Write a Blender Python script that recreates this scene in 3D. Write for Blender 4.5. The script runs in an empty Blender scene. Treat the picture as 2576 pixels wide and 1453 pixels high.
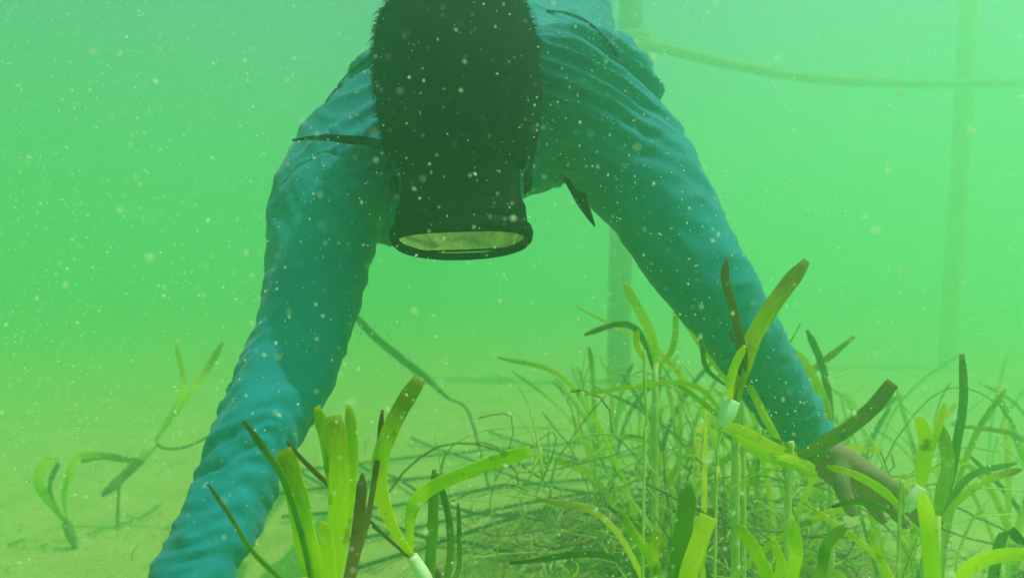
import bpy, bmesh, math, random
from mathutils import Vector, Matrix, noise, Euler
from mathutils.bvhtree import BVHTree

random.seed(7)
sc = bpy.context.scene
C = sc.collection

# ------------------------------------------------------------------ camera
CAM_H, PITCH, FOV = 0.80, -2.0, 76.0
cam = bpy.data.cameras.new("camera")
cam_ob = bpy.data.objects.new("camera", cam)
C.objects.link(cam_ob)
sc.camera = cam_ob
cam.sensor_width = 36
cam.angle = math.radians(FOV)
cam.clip_start, cam.clip_end = 0.02, 300
cam_ob.location = (0, 0, CAM_H)
cam_ob.rotation_euler = (math.radians(90 + PITCH), 0, 0)
cam.dof.use_dof = True
cam.dof.focus_distance = 0.68
cam.dof.aperture_fstop = 4.6

# ------------------------------------------------------------------ sky, sun, exposure
SUN_EL, SUN_AZ = math.radians(68), math.radians(92)
world = bpy.data.worlds.new("World")
sc.world = world
world.use_nodes = True
wn = world.node_tree
sky = wn.nodes.new("ShaderNodeTexSky")
sky.sky_type = 'NISHITA'
sky.sun_disc = False
sky.sun_elevation, sky.sun_rotation = SUN_EL, SUN_AZ
wn.links.new(sky.outputs[0], wn.nodes["Background"].inputs[0])
wn.nodes["Background"].inputs[1].default_value = 0.10
sun = bpy.data.lights.new("sun", 'SUN')
sun.energy, sun.angle, sun.color = 5.0, math.radians(0.5), (1, .95, .86)
sun_ob = bpy.data.objects.new("sun", sun)
C.objects.link(sun_ob)
sd = Vector((math.sin(SUN_AZ) * math.cos(SUN_EL), math.cos(SUN_AZ) * math.cos(SUN_EL), math.sin(SUN_EL)))
sun_ob.rotation_euler = sd.to_track_quat('Z', 'Y').to_euler()
sc.view_settings.view_transform = 'Standard'
sc.view_settings.look = 'None'
sc.view_settings.gamma = 1
sc.view_settings.exposure = 0.07
sc.cycles.volume_bounces = 6
sc.cycles.max_bounces = 12
sc.cycles.diffuse_bounces = 4
sc.cycles.transparent_max_bounces = 16
sc.cycles.use_denoising = True
sc.cycles.sample_clamp_indirect = 6

# ------------------------------------------------------------------ helpers
FPX = 0.5 * 2576 / math.tan(math.radians(31))
K = math.tan(math.radians(31)) / math.tan(math.radians(FOV / 2))
_p = math.radians(PITCH)
FWD, UPV = Vector((0, math.cos(_p), math.sin(_p))), Vector((0, -math.sin(_p), math.cos(_p)))
EYE = Vector((0, 0, CAM_H))


def P(x, y, d):
    """a point seen at (x, y) of a 2576 x 1453 picture, d * K metres in front of the lens"""
    return EYE + FWD * (d * K) + Vector((1, 0, 0)) * ((x - 1288) * d / FPX) + UPV * ((726.5 - y) * d / FPX)


def px(n, d):
    return n * d / FPX


def tag(o, label=None, cat=None, group=None, kind=None):
    for k, v in (("label", label), ("category", cat), ("group", group), ("kind", kind)):
        if v:
            o[k] = v
    return o


def link(name, me, mat=None, parent=None, smooth=True):
    o = bpy.data.objects.new(name, me)
    C.objects.link(o)
    if mat and not me.materials:
        me.materials.append(mat)
    if smooth:
        me.polygons.foreach_set("use_smooth", [True] * len(me.polygons))
    if parent:
        o.parent = parent
        o.matrix_parent_inverse = Matrix.Translation(-parent.location)
    return o


def empty(name, loc):
    o = bpy.data.objects.new(name, None)
    o.empty_display_size = .05
    o.location = loc
    C.objects.link(o)
    return o


def catmull(pts, n):
    """n+1 points on a smooth curve through pts (any dimension, as tuples)"""
    pts = [tuple(p) for p in pts]
    if len(pts) == 2:
        pts = [pts[0], tuple((a + b) / 2 for a, b in zip(*pts)), pts[1]]
    ext = [tuple(2 * a - b for a, b in zip(pts[0], pts[1]))] + pts + [tuple(2 * a - b for a, b in zip(pts[-1], pts[-2]))]
    out, m = [], len(pts) - 1
    for i in range(n + 1):
        t = i / n * m
        k = min(int(t), m - 1)
        u = t - k
        a, b, c, d = ext[k:k + 4]
        out.append(tuple(.5 * (2 * q + (r - p) * u + (2 * p - 5 * q + 4 * r - s) * u * u + (3 * q - p - 3 * r + s) * u ** 3)
                         for p, q, r, s in zip(a, b, c, d)))
    return out


def sstep(a, b, x):
    t = max(0, min(1, (x - a) / (b - a)))
    return t * t * (3 - 2 * t)


def tube_data(pts, rad, seg=10, up=Vector((0, 0, 1)), wob=0.0, seed=0):
    """verts, faces of a tapered tube; rad is a list of r or (a, b); a runs along 'side', b along 'up'"""
    V, F = [], []
    n = len(pts)
    pts = [Vector(p) for p in pts]
    for i, p in enumerate(pts):
        t = (pts[min(i + 1, n - 1)] - pts[max(i - 1, 0)]).normalized()
        side = t.cross(up)
        if side.length < 1e-4:
            side = t.cross(Vector((0, 1, .01)))
        side.normalize()
        u = side.cross(t).normalized()
        r = rad[i]
        a, b = r if isinstance(r, tuple) else (r, r)
        for k in range(seg):
            th = 2 * math.pi * k / seg
            w = 1 + (wob * noise.noise(Vector((p.x * 60 + seed, p.y * 60 + k * 1.7, p.z * 60))) if wob else 0)
            V.append(p + side * (a * math.cos(th) * w) + u * (b * math.sin(th) * w))
    for i in range(n - 1):
        for k in range(seg):
            F.append((i * seg + k, i * seg + (k + 1) % seg, (i + 1) * seg + (k + 1) % seg, (i + 1) * seg + k))
    F.append(tuple(range(seg - 1, -1, -1)))
    F.append(tuple((n - 1) * seg + k for k in range(seg)))
    return V, F


def mesh(name, V, F):
    me = bpy.data.meshes.new(name)
    me.from_pydata([tuple(v) for v in V], [], F)
    me.update()
    return me


def tube(name, pts, rad, mat, parent=None, seg=10, n=None, wob=0.0, seed=0):
    if n:
        q = catmull([tuple(p) + ((r,) if not isinstance(r, tuple) else r) for p, r in zip(pts, rad)], n)
        pts = [v[:3] for v in q]
        rad = [v[3] if len(v) == 4 else v[3:] for v in q]
    return link(name, mesh(name, *tube_data(pts, rad, seg, wob=wob, seed=seed)), mat, parent)


def ell_data(c, ax, r, su=28, sv=18):
    """ellipsoid with axes ax (3 vectors) and radii r"""
    V, F = [], []
    for j in range(sv + 1):
        ph = math.pi * j / sv
        for i in range(su):
            th = 2 * math.pi * i / su
            V.append(c + ax[0] * (r[0] * math.sin(ph) * math.cos(th)) + ax[1] * (r[1] * math.sin(ph) * math.sin(th)) + ax[2] * (r[2] * math.cos(ph)))
    for j in range(sv):
        for i in range(su):
            F.append((j * su + i, (j + 1) * su + i, (j + 1) * su + (i + 1) % su, j * su + (i + 1) % su))
    return V, F


def fuse(name, pieces, voxel, smooth_it=6):
    """one continuous skin round overlapping pieces"""
    V, F = [], []
    for v, f in pieces:
        o = len(V)
        V += v
        F += [tuple(o + i for i in q) for q in f]
    me = mesh(name, V, F)
    bm = bmesh.new()
    bm.from_mesh(me)
    bmesh.ops.remove_doubles(bm, verts=bm.verts, dist=1e-5)
    bmesh.ops.recalc_face_normals(bm, faces=bm.faces)
    bm.to_mesh(me)
    bm.free()
    o = bpy.data.objects.new("tmp", me)
    C.objects.link(o)
    m = o.modifiers.new("r", 'REMESH')
    m.mode, m.voxel_size, m.adaptivity = 'VOXEL', voxel, 0
    s = o.modifiers.new("s", 'SMOOTH')
    s.factor, s.iterations = .5, smooth_it
    dg = bpy.context.evaluated_depsgraph_get()
    out = bpy.data.meshes.new_from_object(o.evaluated_get(dg))
    out.name = name
    bpy.data.objects.remove(o)
    bpy.data.meshes.remove(me)
    return out


# ------------------------------------------------------------------ materials
def new_mat(name):
    m = bpy.data.materials.new(name)
    m.use_nodes = True
    return m, m.node_tree, m.node_tree.nodes["Principled BSDF"]


def ramp(t, fac, stops):
    r = t.nodes.new("ShaderNodeValToRGB")
    while len(r.color_ramp.elements) < len(stops):
        r.color_ramp.elements.new(.5)
    for e, (p, c) in zip(r.color_ramp.elements, stops):
        e.position, e.color = p, (*c, 1)
    t.links.new(fac, r.inputs[0])
    return r.outputs[0]


def noise_node(t, scale, detail=4, vec=None, rough=.55):
    n = t.nodes.new("ShaderNodeTexNoise")
    n.inputs["Scale"].default_value = scale
    n.inputs["Detail"].default_value = detail
    n.inputs["Roughness"].default_value = rough
    if vec is None:
        g = t.nodes.new("ShaderNodeTexCoord")
        vec = g.outputs["Object"]
    t.links.new(vec, n.inputs["Vector"])
    return n.outputs["Fac"]


def bump(t, bsdf, h, strength, dist):
    b = t.nodes.new("ShaderNodeBump")
    b.inputs["Strength"].default_value = strength
    b.inputs["Distance"].default_value = dist
    t.links.new(h, b.inputs["Height"])
    t.links.new(b.outputs[0], bsdf.inputs["Normal"])


def plain(name, c1, c2, scale=40, rough=.7, bstr=.3, bdist=.002, spec=.3):
    m, t, b = new_mat(name)
    f = noise_node(t, scale)
    t.links.new(ramp(t, f, [(.35, c1), (.65, c2)]), b.inputs["Base Color"])
    b.inputs["Roughness"].default_value = rough
    b.inputs["Specular IOR Level"].default_value = spec
    if bstr:
        bump(t, b, noise_node(t, scale * 3), bstr, bdist)
    return m


def leaf_mat(name, fresh, old, spot):
    """strap leaf: fresh blade turning to old towards worn tips ('age'), dark spots, light passing through"""
    m, t, b = new_mat(name)
    at = t.nodes.new("ShaderNodeAttribute")
    at.attribute_name = "age"
    uv = t.nodes.new("ShaderNodeUVMap")
    mp = t.nodes.new("ShaderNodeMapping")
    mp.inputs["Scale"].default_value = (9, 1.6, 1)
    t.links.new(uv.outputs[0], mp.inputs[0])
    streak = noise_node(t, 1.0, 5, mp.outputs[0])
    blot = noise_node(t, 45, 4)
    add = t.nodes.new("ShaderNodeMath")
    add.operation = 'ADD'
    t.links.new(at.outputs["Fac"], add.inputs[0])
    s2 = t.nodes.new("ShaderNodeMath")
    s2.operation = 'MULTIPLY_ADD'
    s2.inputs[1].default_value, s2.inputs[2].default_value = .9, -.45
    t.links.new(streak, s2.inputs[0])
    t.links.new(s2.outputs[0], add.inputs[1])
    base = ramp(t, add.outputs[0], [(.05, fresh), (.45, tuple(.6 * a + .4 * c for a, c in zip(fresh, old))), (.85, old)])
    mx = t.nodes.new("ShaderNodeMix")
    mx.data_type = 'RGBA'
    t.links.new(ramp(t, blot, [(.60, (0, 0, 0)), (.70, (1, 1, 1))]), mx.inputs["Factor"])
    t.links.new(base, mx.inputs["A"])
    mx.inputs["B"].default_value = (*spot, 1)
    col = mx.outputs["Result"]
    t.links.new(col, b.inputs["Base Color"])
    b.inputs["Roughness"].default_value = .5
    b.inputs["Specular IOR Level"].default_value = .15
    tr = t.nodes.new("ShaderNodeBsdfTranslucent")
    t.links.new(col, tr.inputs["Color"])
    ms = t.nodes.new("ShaderNodeMixShader")
    ms.inputs[0].default_value = .6
    t.links.new(b.outputs[0], ms.inputs[1])
    t.links.new(tr.outputs[0], ms.inputs[2])
    t.links.new(ms.outputs[0], t.nodes["Material Output"].inputs[0])
    mp2 = t.nodes.new("ShaderNodeMapping")
    mp2.inputs["Scale"].default_value = (14, .6, 1)
    t.links.new(uv.outputs[0], mp2.inputs[0])
    bump(t, b, noise_node(t, 1.0, 3, mp2.outputs[0]), .4, .001)
    return m


M_LEAF = leaf_mat("fresh_leaf", (.72, .84, .004), (.30, .30, .012), (.34, .42, .008))
M_BRIGHT = leaf_mat("pale_leaf", (.88, .90, .03), (.46, .46, .04), (.42, .48, .02))
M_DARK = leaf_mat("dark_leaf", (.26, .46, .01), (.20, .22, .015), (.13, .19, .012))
M_DEAD = leaf_mat("dead_leaf", (.34, .25, .05), (.30, .18, .06), (.12, .09, .02))
M_SHEATH = plain("pale_sheath", (.64, .70, .38), (.80, .84, .58), 30, .5)
M_ROOT = plain("brown_root", (.13, .09, .03), (.28, .20, .08), 60, .85, .5)
M_STEM = plain("pale_stem", (.50, .55, .10), (.66, .66, .22), 60, .7)
M_CORD = plain("dark_cord", (.02, .035, .02), (.05, .07, .03), 150, .9, .6)
M_ROPE = plain("weathered_rope", (.34, .24, .06), (.46, .34, .10), 40, .9, .6, .004)
M_RUBBER = plain("black_rubber", (.006, .008, .008), (.010, .012, .012), 60, .8, .1, .001, .08)
M_HAIR = plain("black_hair", (.004, .004, .004), (.009, .008, .006), 160, .85, .8, .003, .12)
M_SKIN = plain("skin", (.27, .16, .10), (.34, .21, .13), 35, .55, .2, .001)
M_EYE = plain("eye_white", (.6, .58, .5), (.7, .68, .6), 60, .3, 0)
M_SHORTS = plain("dark_shorts", (.012, .02, .03), (.02, .03, .045), 80, .85)
M_SEAM = plain("dark_seam", (.004, .05, .08), (.006, .07, .10), 200, .8)

# ------------------------------------------------------------------ ground
HEAPX, HEAPY = .40, 1.5


def ground_z(x, y):
    z = .022 * noise.noise(Vector((x * 1.1, y * 1.1, 3))) + .010 * noise.noise(Vector((x * 4, y * 4, 9)))
    z += .004 * noise.noise(Vector((x * 14, y * 14, 1)))
    d2 = ((x - HEAPX) / .62) ** 2 + ((y - HEAPY) / .50) ** 2
    z += .20 * math.exp(-d2)
    return z


def G(x, y, d):
    """as P, but dropped or raised onto the bottom"""
    p = P(x, y, d)
    p.z = ground_z(p.x, p.y)
    return p


def build_ground():
    N, V, F = 260, [], []
    def co(i):
        u = (i / N) * 2 - 1
        return math.sinh(u * 5.2) / math.sinh(5.2) * 38
    for j in range(N + 1):
        for i in range(N + 1):
            x, y = co(i), co(j) + 1.2
            V.append((x, y, ground_z(x, y)))
    for j in range(N):
        for i in range(N):
            a = j * (N + 1) + i
            F.append((a, a + 1, a + N + 2, a + N + 1))
    m, t, b = new_mat("silty_sand")
    c = ramp(t, noise_node(t, 5, 8, rough=.65), [(.3, (.42, .42, .10)), (.5, (.52, .51, .14)), (.72, (.60, .58, .18))])
    mx = t.nodes.new("ShaderNodeMix")
    mx.data_type = 'RGBA'
    t.links.new(ramp(t, noise_node(t, 60, 5), [(.56, (0, 0, 0)), (.72, (1, 1, 1))]), mx.inputs["Factor"])
    t.links.new(c, mx.inputs["A"])
    mx.inputs["B"].default_value = (.30, .31, .07, 1)
    # dark organic mud on the planted bank
    geo = t.nodes.new("ShaderNodeNewGeometry")
    sep = t.nodes.new("ShaderNodeSeparateXYZ")
    t.links.new(geo.outputs["Position"], sep.inputs[0])
    ad = t.nodes.new("ShaderNodeMath")
    ad.operation = 'MULTIPLY_ADD'
    ad.inputs[1].default_value = .35
    t.links.new(noise_node(t, 7, 6, rough=.7), ad.inputs[0])
    t.links.new(sep.outputs["Z"], ad.inputs[2])
    my = t.nodes.new("ShaderNodeMix")
    my.data_type = 'RGBA'
    t.links.new(ramp(t, ad.outputs[0], [(.24, (0, 0, 0)), (.36, (1, 1, 1))]), my.inputs["Factor"])
    t.links.new(mx.outputs["Result"], my.inputs["A"])
    t.links.new(ramp(t, noise_node(t, 40, 6), [(.35, (.13, .15, .02)), (.7, (.34, .33, .06))]), my.inputs["B"])
    t.links.new(my.outputs["Result"], b.inputs["Base Color"])
    b.inputs["Roughness"].default_value = .95
    b.inputs["Specular IOR Level"].default_value = .1
    bump(t, b, noise_node(t, 30, 8, rough=.7), .7, .02)
    o = link("ground", mesh("ground", V, F), m)
    tag(o, kind="structure")


build_ground()

# ------------------------------------------------------------------ posts and rope behind the diver
def bamboo_post(name, pts, r, label, mat):
    base = G(*pts[0][:2], pts[0][2])
    root = empty(name, base)
    tag(root, label, "post", "posts holding the slack rope")
    line = [base - Vector((0, 0, .15))] + [P(*p) for p in pts[1:]]
    top = line[-1] + (line[-1] - line[-2]).normalized() * .9
    line.append(top)
    q = catmull([tuple(p) for p in line], 60)
    rad = [r * (1 + .04 * noise.noise(Vector((i * .21, 2, r * 90)))) for i in range(61)]
    link("stem", mesh("stem", *tube_data(q, rad, 18)), mat, root)
    for i in range(6, 60, 9):
        a = Vector(q[i])
        d = (Vector(q[i + 1]) - a).normalized()
        link("node_ring", mesh("node_ring", *tube_data([a - d * .012, a - d * .004, a + d * .004, a + d * .012], [r * 1.01, r * 1.1, r * 1.1, r * 1.01], 18)), mat, root)
    return root


M_POST1 = plain("brown_bamboo", (.14, .06, .015), (.20, .09, .03), 12, .9, .5, .006)
M_POST2 = plain("yellow_bamboo", (.66, .58, .16), (.80, .70, .24), 10, .85, .5, .006)
bamboo_post("bamboo_post", [(1560, 1040, 5.8), (1557, 820, 5.8), (1572, 300, 5.8), (1588, 0, 5.8)], px(29, 5.8),
            "brown bamboo post standing behind the diver's chest, rope knotted to it", M_POST1)
bamboo_post("bamboo_post", [(2385, 960, 6.6), (2392, 800, 6.6), (2418, 400, 6.6), (2440, 0, 6.6)], px(22, 6.6),
            "pale yellow bamboo post near the right edge, crossing the rope", M_POST2)


def rope():
    ctrl = [(1588, 112, 5.7), (1680, 125, 5.72), (1850, 165, 5.85), (2050, 197, 6.05), (2250, 209, 6.25), (2430, 209, 6.45), (2620, 206, 6.7), (2900, 190, 7.1), (3300, 120, 7.8)]
    root = empty("mooring_rope", P(1588, 112, 5.7))
    tag(root, "thick pale slack rope tied between the two bamboo posts", "rope")
    q = [Vector(p) for p in catmull([tuple(P(*c)) for c in ctrl], 260)]
    R = .036
    for s in range(3):
        pts, ln = [], 0
        for i, p in enumerate(q):
            t = (q[min(i + 1, 260)] - q[max(i - 1, 0)]).normalized()
            sd_ = t.cross(Vector((0, 0, 1))).normalized()
            u = sd_.cross(t)
            a = ln / .17 * 2 * math.pi + s * 2.0944
            pts.append(p + sd_ * (math.cos(a) * R * .48) + u * (math.sin(a) * R * .48))
            if i < 260:
                ln += (q[i + 1] - p).length
        link("strand", mesh("strand", *tube_data(pts, [R * .56] * 261, 8)), M_ROPE, root)
    c = P(1588, 108, 5.8)
    for k in range(3):
        ring = []
        for i in range(25):
            a = 2 * math.pi * i / 24
            ring.append(c + Vector((math.cos(a) * .10, math.sin(a) * .10, (k - 1) * .042 + .012 * math.sin(a))))
        link("knot_turn", mesh("knot_turn", *tube_data(ring, [.028] * 25, 8)), M_ROPE, root)
    tube("rope_tail", [c + Vector((.04, -.05, 0)), c + Vector((.06, -.07, .03)), c + Vector((.09, -.07, .045))], [.016, .017, .014], M_ROPE, root, 8, 10)


rope()

# ------------------------------------------------------------------ the diver
person = empty("person", P(1230, 290, 1.15))
tag(person, "diver in teal long-sleeved top and black mask reaching down with both arms", "person")

LA = [(940, 300, 1.10, 112), (876, 398, 1.06, 128), (828, 505, 1.01, 137), (806, 640, .97, 129), (776, 790, .91, 119), (718, 945, .85, 113),
      (655, 1080, .79, 106), (596, 1215, .745, 99), (535, 1345, .70, 92), (478, 1470, .665, 86), (425, 1590, .635, 78)]
RA = [(1475, 240, 1.10, 165), (1560, 370, 1.08, 150), (1635, 480, 1.05, 138), (1712, 600, 1.02, 122), (1790, 722, .99, 110), (1865, 835, 1.0, 95),
      (1935, 950, 1.04, 82), (1995, 1045, 1.08, 71), (2035, 1112, 1.11, 63)]
larm = [P(*a[:3]) for a in LA]
rarm = [P(*a[:3]) for a in RA]
lrad = [px(a[3], a[2]) for a in LA]
rrad = [px(a[3], a[2]) for a in RA]


def sm(pts, rad, n):
    q = catmull([tuple(p) + ((r, r) if not isinstance(r, tuple) else r) for p, r in zip(pts, rad)], n)
    return [Vector(v[:3]) for v in q], [(v[3], v[4]) for v in q]


TORSO = [((1215, 330, 1.07), (.085, .07)), ((1225, 318, 1.10), (.150, .098)), ((1232, 292, 1.16), (.178, .114)), ((1238, 215, 1.26), (.186, .112)), ((1250, 120, 1.38), (.192, .108)),
         ((1258, 10, 1.50), (.190, .102)), ((1246, -100, 1.62), (.165, .10)), ((1246, -200, 1.74), (.172, .105))]
tp, trd = sm([P(*a) for a, r in TORSO], [r for a, r in TORSO], 40)
lp, lr = sm(larm, lrad, 70)
rp, rr = sm(rarm, rrad, 70)
lsh = [P(1080, 300, 1.16), P(1000, 280, 1.13), P(940, 290, 1.10)]
rsh = [P(1360, 290, 1.16), P(1420, 250, 1.14), P(1475, 240, 1.10)]
suit = fuse("rash_guard", [tube_data(tp, trd, 48), tube_data(lp, lr, 36), tube_data(rp, rr, 36),
                           tube_data(*sm(lsh, [.095, .082, .066], 12), 30), tube_data(*sm(rsh, [.10, .095, .085], 12), 30),
                           ell_data(lp[0], [Vector((1, 0, 0)), Vector((0, 1, 0)), Vector((0, 0, 1))], (.058, .058, .058)),
                           ell_data(P(985, 492, 1.09), [Vector((1, 0, 0)), Vector((0, 1, 0)), Vector((0, 0, 1))], (.062, .06, .062)),
                           ell_data(rp[0], [Vector((1, 0, 0)), Vector((0, 1, 0)), Vector((0, 0, 1))], (.083, .083, .083))], .0042, 14)


def along(p, line):
    best = (9, 0, 0)
    for i in range(len(line) - 1):
        a, b = line[i], line[i + 1]
        ab = b - a
        t = max(0, min(1, (p - a).dot(ab) / ab.length_squared))
        d = (p - a - ab * t).length
        if d < best[0]:
            best = (d, (i + t) / (len(line) - 1), i)
    return best


def wrinkle(me):
    me.update()
    nor = [v.normal.copy() for v in me.vertices]
    lc, rc = lp[::5], rp[::5]
    cs = {0: (P(905, 230, 1.05), Vector((-.66, 0, .75))), 1: (P(1490, 200, 1.08), Vector((.50, 0, .866)))}
    la = P(900, 520, 1.0)
    for v, n in zip(me.vertices, nor):
        p = v.co.copy()
        d = 0
        for k, (line, r) in enumerate(((lc, lr), (rc, rr))):
            dist, s, i = along(p, line)
            rad_ = r[min(70, int(s * 70))][0]
            if dist < rad_ * 1.5 and s > .06:
                ax = (line[min(i + 1, len(line) - 1)] - line[i]).normalized()
                rel = p - line[i]
                side = rel.dot(Vector((1, 0, 0))) / rad_
                vert = rel.dot(ax.cross(Vector((1, 0, 0)))) / rad_
                L = s * .62
                skew = .022 * noise.noise(Vector((side * .8 + k * 7, vert * .8, L * 9)))
                f = noise.noise(Vector(((L + skew + (.020 if k == 0 else -.02) * side) / .0135, side * .75 + 11 * k, vert * .75)))
                g = noise.noise(Vector(((L - .012 * side + skew) / .030, side * .6 + 5, vert * .6 + 3 * k)))
                amp = (.15 + .85 * sstep(.30, .62, s)) if k == 0 else (.12 + .6 * sstep(.45, .85, s))
                w = sstep(.06, .2, s)
                d += w * amp * (.0052 * (1 - abs(f) * 2.4) * (.45 + 1.2 * abs(g)) + .0034 * g)
        for k, (c, dr) in cs.items():
            w = math.exp(-((p - c).length / .11) ** 2)
            if w > .02:
                q = (p - c).dot(dr)
                o_ = (p - c).dot(Vector((dr.z, 0, -dr.x)))
                q += .006 * noise.noise(Vector((o_ * 14, q * 20, k * 4)))
                f = noise.noise(Vector((q / .017, o_ * 5, 4.4 + k)))
                d += w * ((.012, .022)[k] * (.5 - abs(f) * 2.2))
        # slanting pulls from the left armpit
        w = math.exp(-((p - la).length / .085) ** 2)
        if w > .02:
            q = (p - la).dot(Vector((.84, 0, .54)))
            o_ = (p - la).dot(Vector((.54, 0, -.84)))
            d += w * .009 * (.5 - 2.1 * abs(noise.noise(Vector((q / .019, o_ * 4.5, 21)))))
        d += .0030 * (.4 - abs(noise.noise(Vector((p.x * 26 + p.z * 18, p.y * 12, p.z * 30 - p.x * 12)))) * 1.6)
        d += .0035 * noise.noise(p * 11) + .0012 * noise.noise(p * 34)
        v.co = p + n * d
    me.update()


wrinkle(suit)
m, t, b = new_mat("teal_lycra")
t.links.new(ramp(t, noise_node(t, 8, 5), [(.3, (.001, .19, .26)), (.7, (.002, .235, .31))]), b.inputs["Base Color"])
b.inputs["Roughness"].default_value = .75
b.inputs["Specular IOR Level"].default_value = .2
b.inputs["Sheen Weight"].default_value = .15
bump(t, b, noise_node(t, 420, 2), .2, .0006)
suit_ob = link("rash_guard", suit, m, person)
bvh = BVHTree.FromPolygons([v.co.copy() for v in suit.vertices], [tuple(p.vertices) for p in suit.polygons])


def on_suit(x, y):
    d = (P(x, y, 1) - EYE).normalized()
    h = bvh.ray_cast(EYE, d)
    return (h[0] - d * .001) if h[0] else None


for line in ([(1375, 28), (1420, 32), (1465, 48), (1505, 78), (1530, 105), (1552, 140)], [(938, 138), (905, 162), (872, 192), (845, 224), (822, 256)]):
    q = [on_suit(*c) for c in catmull(line, 44)]
    q = [tuple(c) for c in q if c]
    if len(q) > 2:
        o = tube("seam", q, [.0018] * len(q), M_SEAM, person, 6)
        o.parent = suit_ob
        o.matrix_parent_inverse = Matrix.Identity(4)

# ---- head, hands, legs: one skin
T = math.radians(17)
HX = Vector((1, 0, 0))
HF = Vector((0, -math.sin(T), -math.cos(T)))      # face direction: down, a little to the lens
HC = Vector((0, -math.cos(T), math.sin(T)))       # crown direction: to the lens
roll = Matrix.Rotation(math.radians(-2), 3, 'Y')
HX, HF, HC = roll @ HX, roll @ HF, roll @ HC
HO = P(1157, 240, .93)


def H(x, f, c):
    return HO + HX * x + HF * f + HC * c


HA = [HX, HF, HC]
body = []
body.append(ell_data(H(0, -.008, .02), HA, (.077, .098, .092)))                        # skull
body.append(ell_data(H(0, .035, -.045), HA, (.060, .062, .085)))                       # face and jaw
body.append(ell_data(H(0, .070, -.112), HA, (.026, .022, .018)))                       # chin
body.append(tube_data([H(0, .094, .0), H(0, .106, -.022), H(0, .112, -.045), H(0, .098, -.055)], [.008, .010, .014, .012], 12))   # nose
body.append(ell_data(H(0, .086, .018), HA, (.055, .012, .010)))                        # brow
body.append(ell_data(H(0, .094, -.077), HA, (.025, .008, .007)))                       # lips
body.append(ell_data(H(0, .092, -.087), HA, (.021, .008, .007)))
for s in (-1, 1):
    body.append(ell_data(H(s * .079, .0, -.025), HA, (.008, .020, .030)))              # ears
    body.append(ell_data(H(s * .035, .080, -.045), HA, (.022, .014, .022)))            # cheeks
body.append(tube_data([H(0, -.01, -.05), H(0, -.02, -.12), tp[3], tp[8]], [.058, .060, .07, .08], 24))
body.append(tube_data(tp, [(a * .9, c * .9) for a, c in trd], 36))
body.append(tube_data(lp, [(a * .86, c * .86) for a, c in lr], 24))
body.append(tube_data(rp, [(a * .86, c * .86) for a, c in rr], 24))
for q in (lsh, rsh):
    body.append(tube_data(*sm(q, [.07, .058, .046], 8), 24))
# legs trail up and back, out of the picture
for s in (-1, 1):
    hip = tp[-1] + Vector((s * .09, -.02, -.01))
    lg = [hip, hip + Vector((s * .03, .40, .10)), hip + Vector((s * .04, .80, .12)), hip + Vector((s * .045, .92, .10)), hip + Vector((s * .05, 1.06, .06))]
    body.append(tube_data(*sm(lg, [.085, .062, .040, .036, .026], 24), 20))


def hand(wrist, aim, width, scale, tips, thumb, wr):
    """palm, four fingers and a thumb; tips: bend points of each finger"""
    knuckle = wrist + aim * .088 * scale
    nrm = aim.cross(width).normalized()
    for k in range(5):
        w = (k - 2) / 2 * .034 * scale
        body.append(tube_data(*sm([wrist + width * w * .55 - aim * .02, wrist + aim * .04 * scale + width * w * .85, knuckle + width * w],
                                  [(wr * .55, wr * .55), (.017, .015), (.013, .012)], 8), 14))
    for k, (d1, d2, ln) in enumerate(tips):
        w = (k - 1.5) / 1.5 * .033 * scale
        a = knuckle + width * w - aim * .012
        b1 = a + d1.normalized() * ln * .55
        c1 = b1 + d2.normalized() * ln * .52
        body.append(tube_data(*sm([a, b1, c1], [.0105, .0092, .0072], 12), 12))
        body.append(ell_data(c1, [Vector((1, 0, 0)), Vector((0, 1, 0)), Vector((0, 0, 1))], (.0073,) * 3, 12, 8))
    a = wrist + aim * .026 * scale - width * .026 * scale
    b1, c1 = thumb
    body.append(tube_data(*sm([a, a + (b1 - a) * .45, b1, c1], [.017, .0135, .0115, .008], 14), 12))
    body.append(ell_data(c1, [Vector((1, 0, 0)), Vector((0, 1, 0)), Vector((0, 0, 1))], (.0082,) * 3, 12, 8))


wR = rp[-1] + Vector((0, 0, -.004))
aimR = (P(2150, 1200, 1.10) - wR).normalized()
widR = (Vector((0, -1, .55)) - aimR * Vector((0, -1, .55)).dot(aimR)).normalized()
fd = (P(2300, 1300, 1.08) - P(2150, 1200, 1.10)).normalized()
dn = Vector((.25, 0, -1))
hand(wR, aimR, -widR, 1.0, [(fd + Vector((0, .12, .10)), fd + dn * .25, .072), (fd + Vector((0, 0, .05)), fd + dn * .35, .080),
                            (fd, fd + dn * .5, .074), (fd + Vector((0, -.10, -.1)), fd + dn * .7, .060)],
     (P(2115, 1215, 1.05), P(2142, 1285, 1.04)), .030)
wL = lp[-1]
aimL = (lp[-1] - lp[-6]).normalized()
widL = (Vector((1, 0, 0)) - aimL * Vector((1, 0, 0)).dot(aimL)).normalized()
fl = (aimL + Vector((.05, -.5, .2))).normalized()
hand(wL, aimL, -widL, .95, [(fl, fl + Vector((.2, 0, -.1)), .066), (fl, fl, .075), (fl, fl, .07), (fl, fl, .058)],
     (wL + aimL * .05 + widL * .05, wL + aimL * .09 + widL * .045), .028)
body_me = fuse("body", body, .0036, 5)
body_ob = link("body", body_me, M_SKIN, person)
for s in (-1, 1):
    link("eye", mesh("eye", *ell_data(H(s * .031, .080, .0), HA, (.013, .010, .011), 16, 10)), M_EYE, person)

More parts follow.
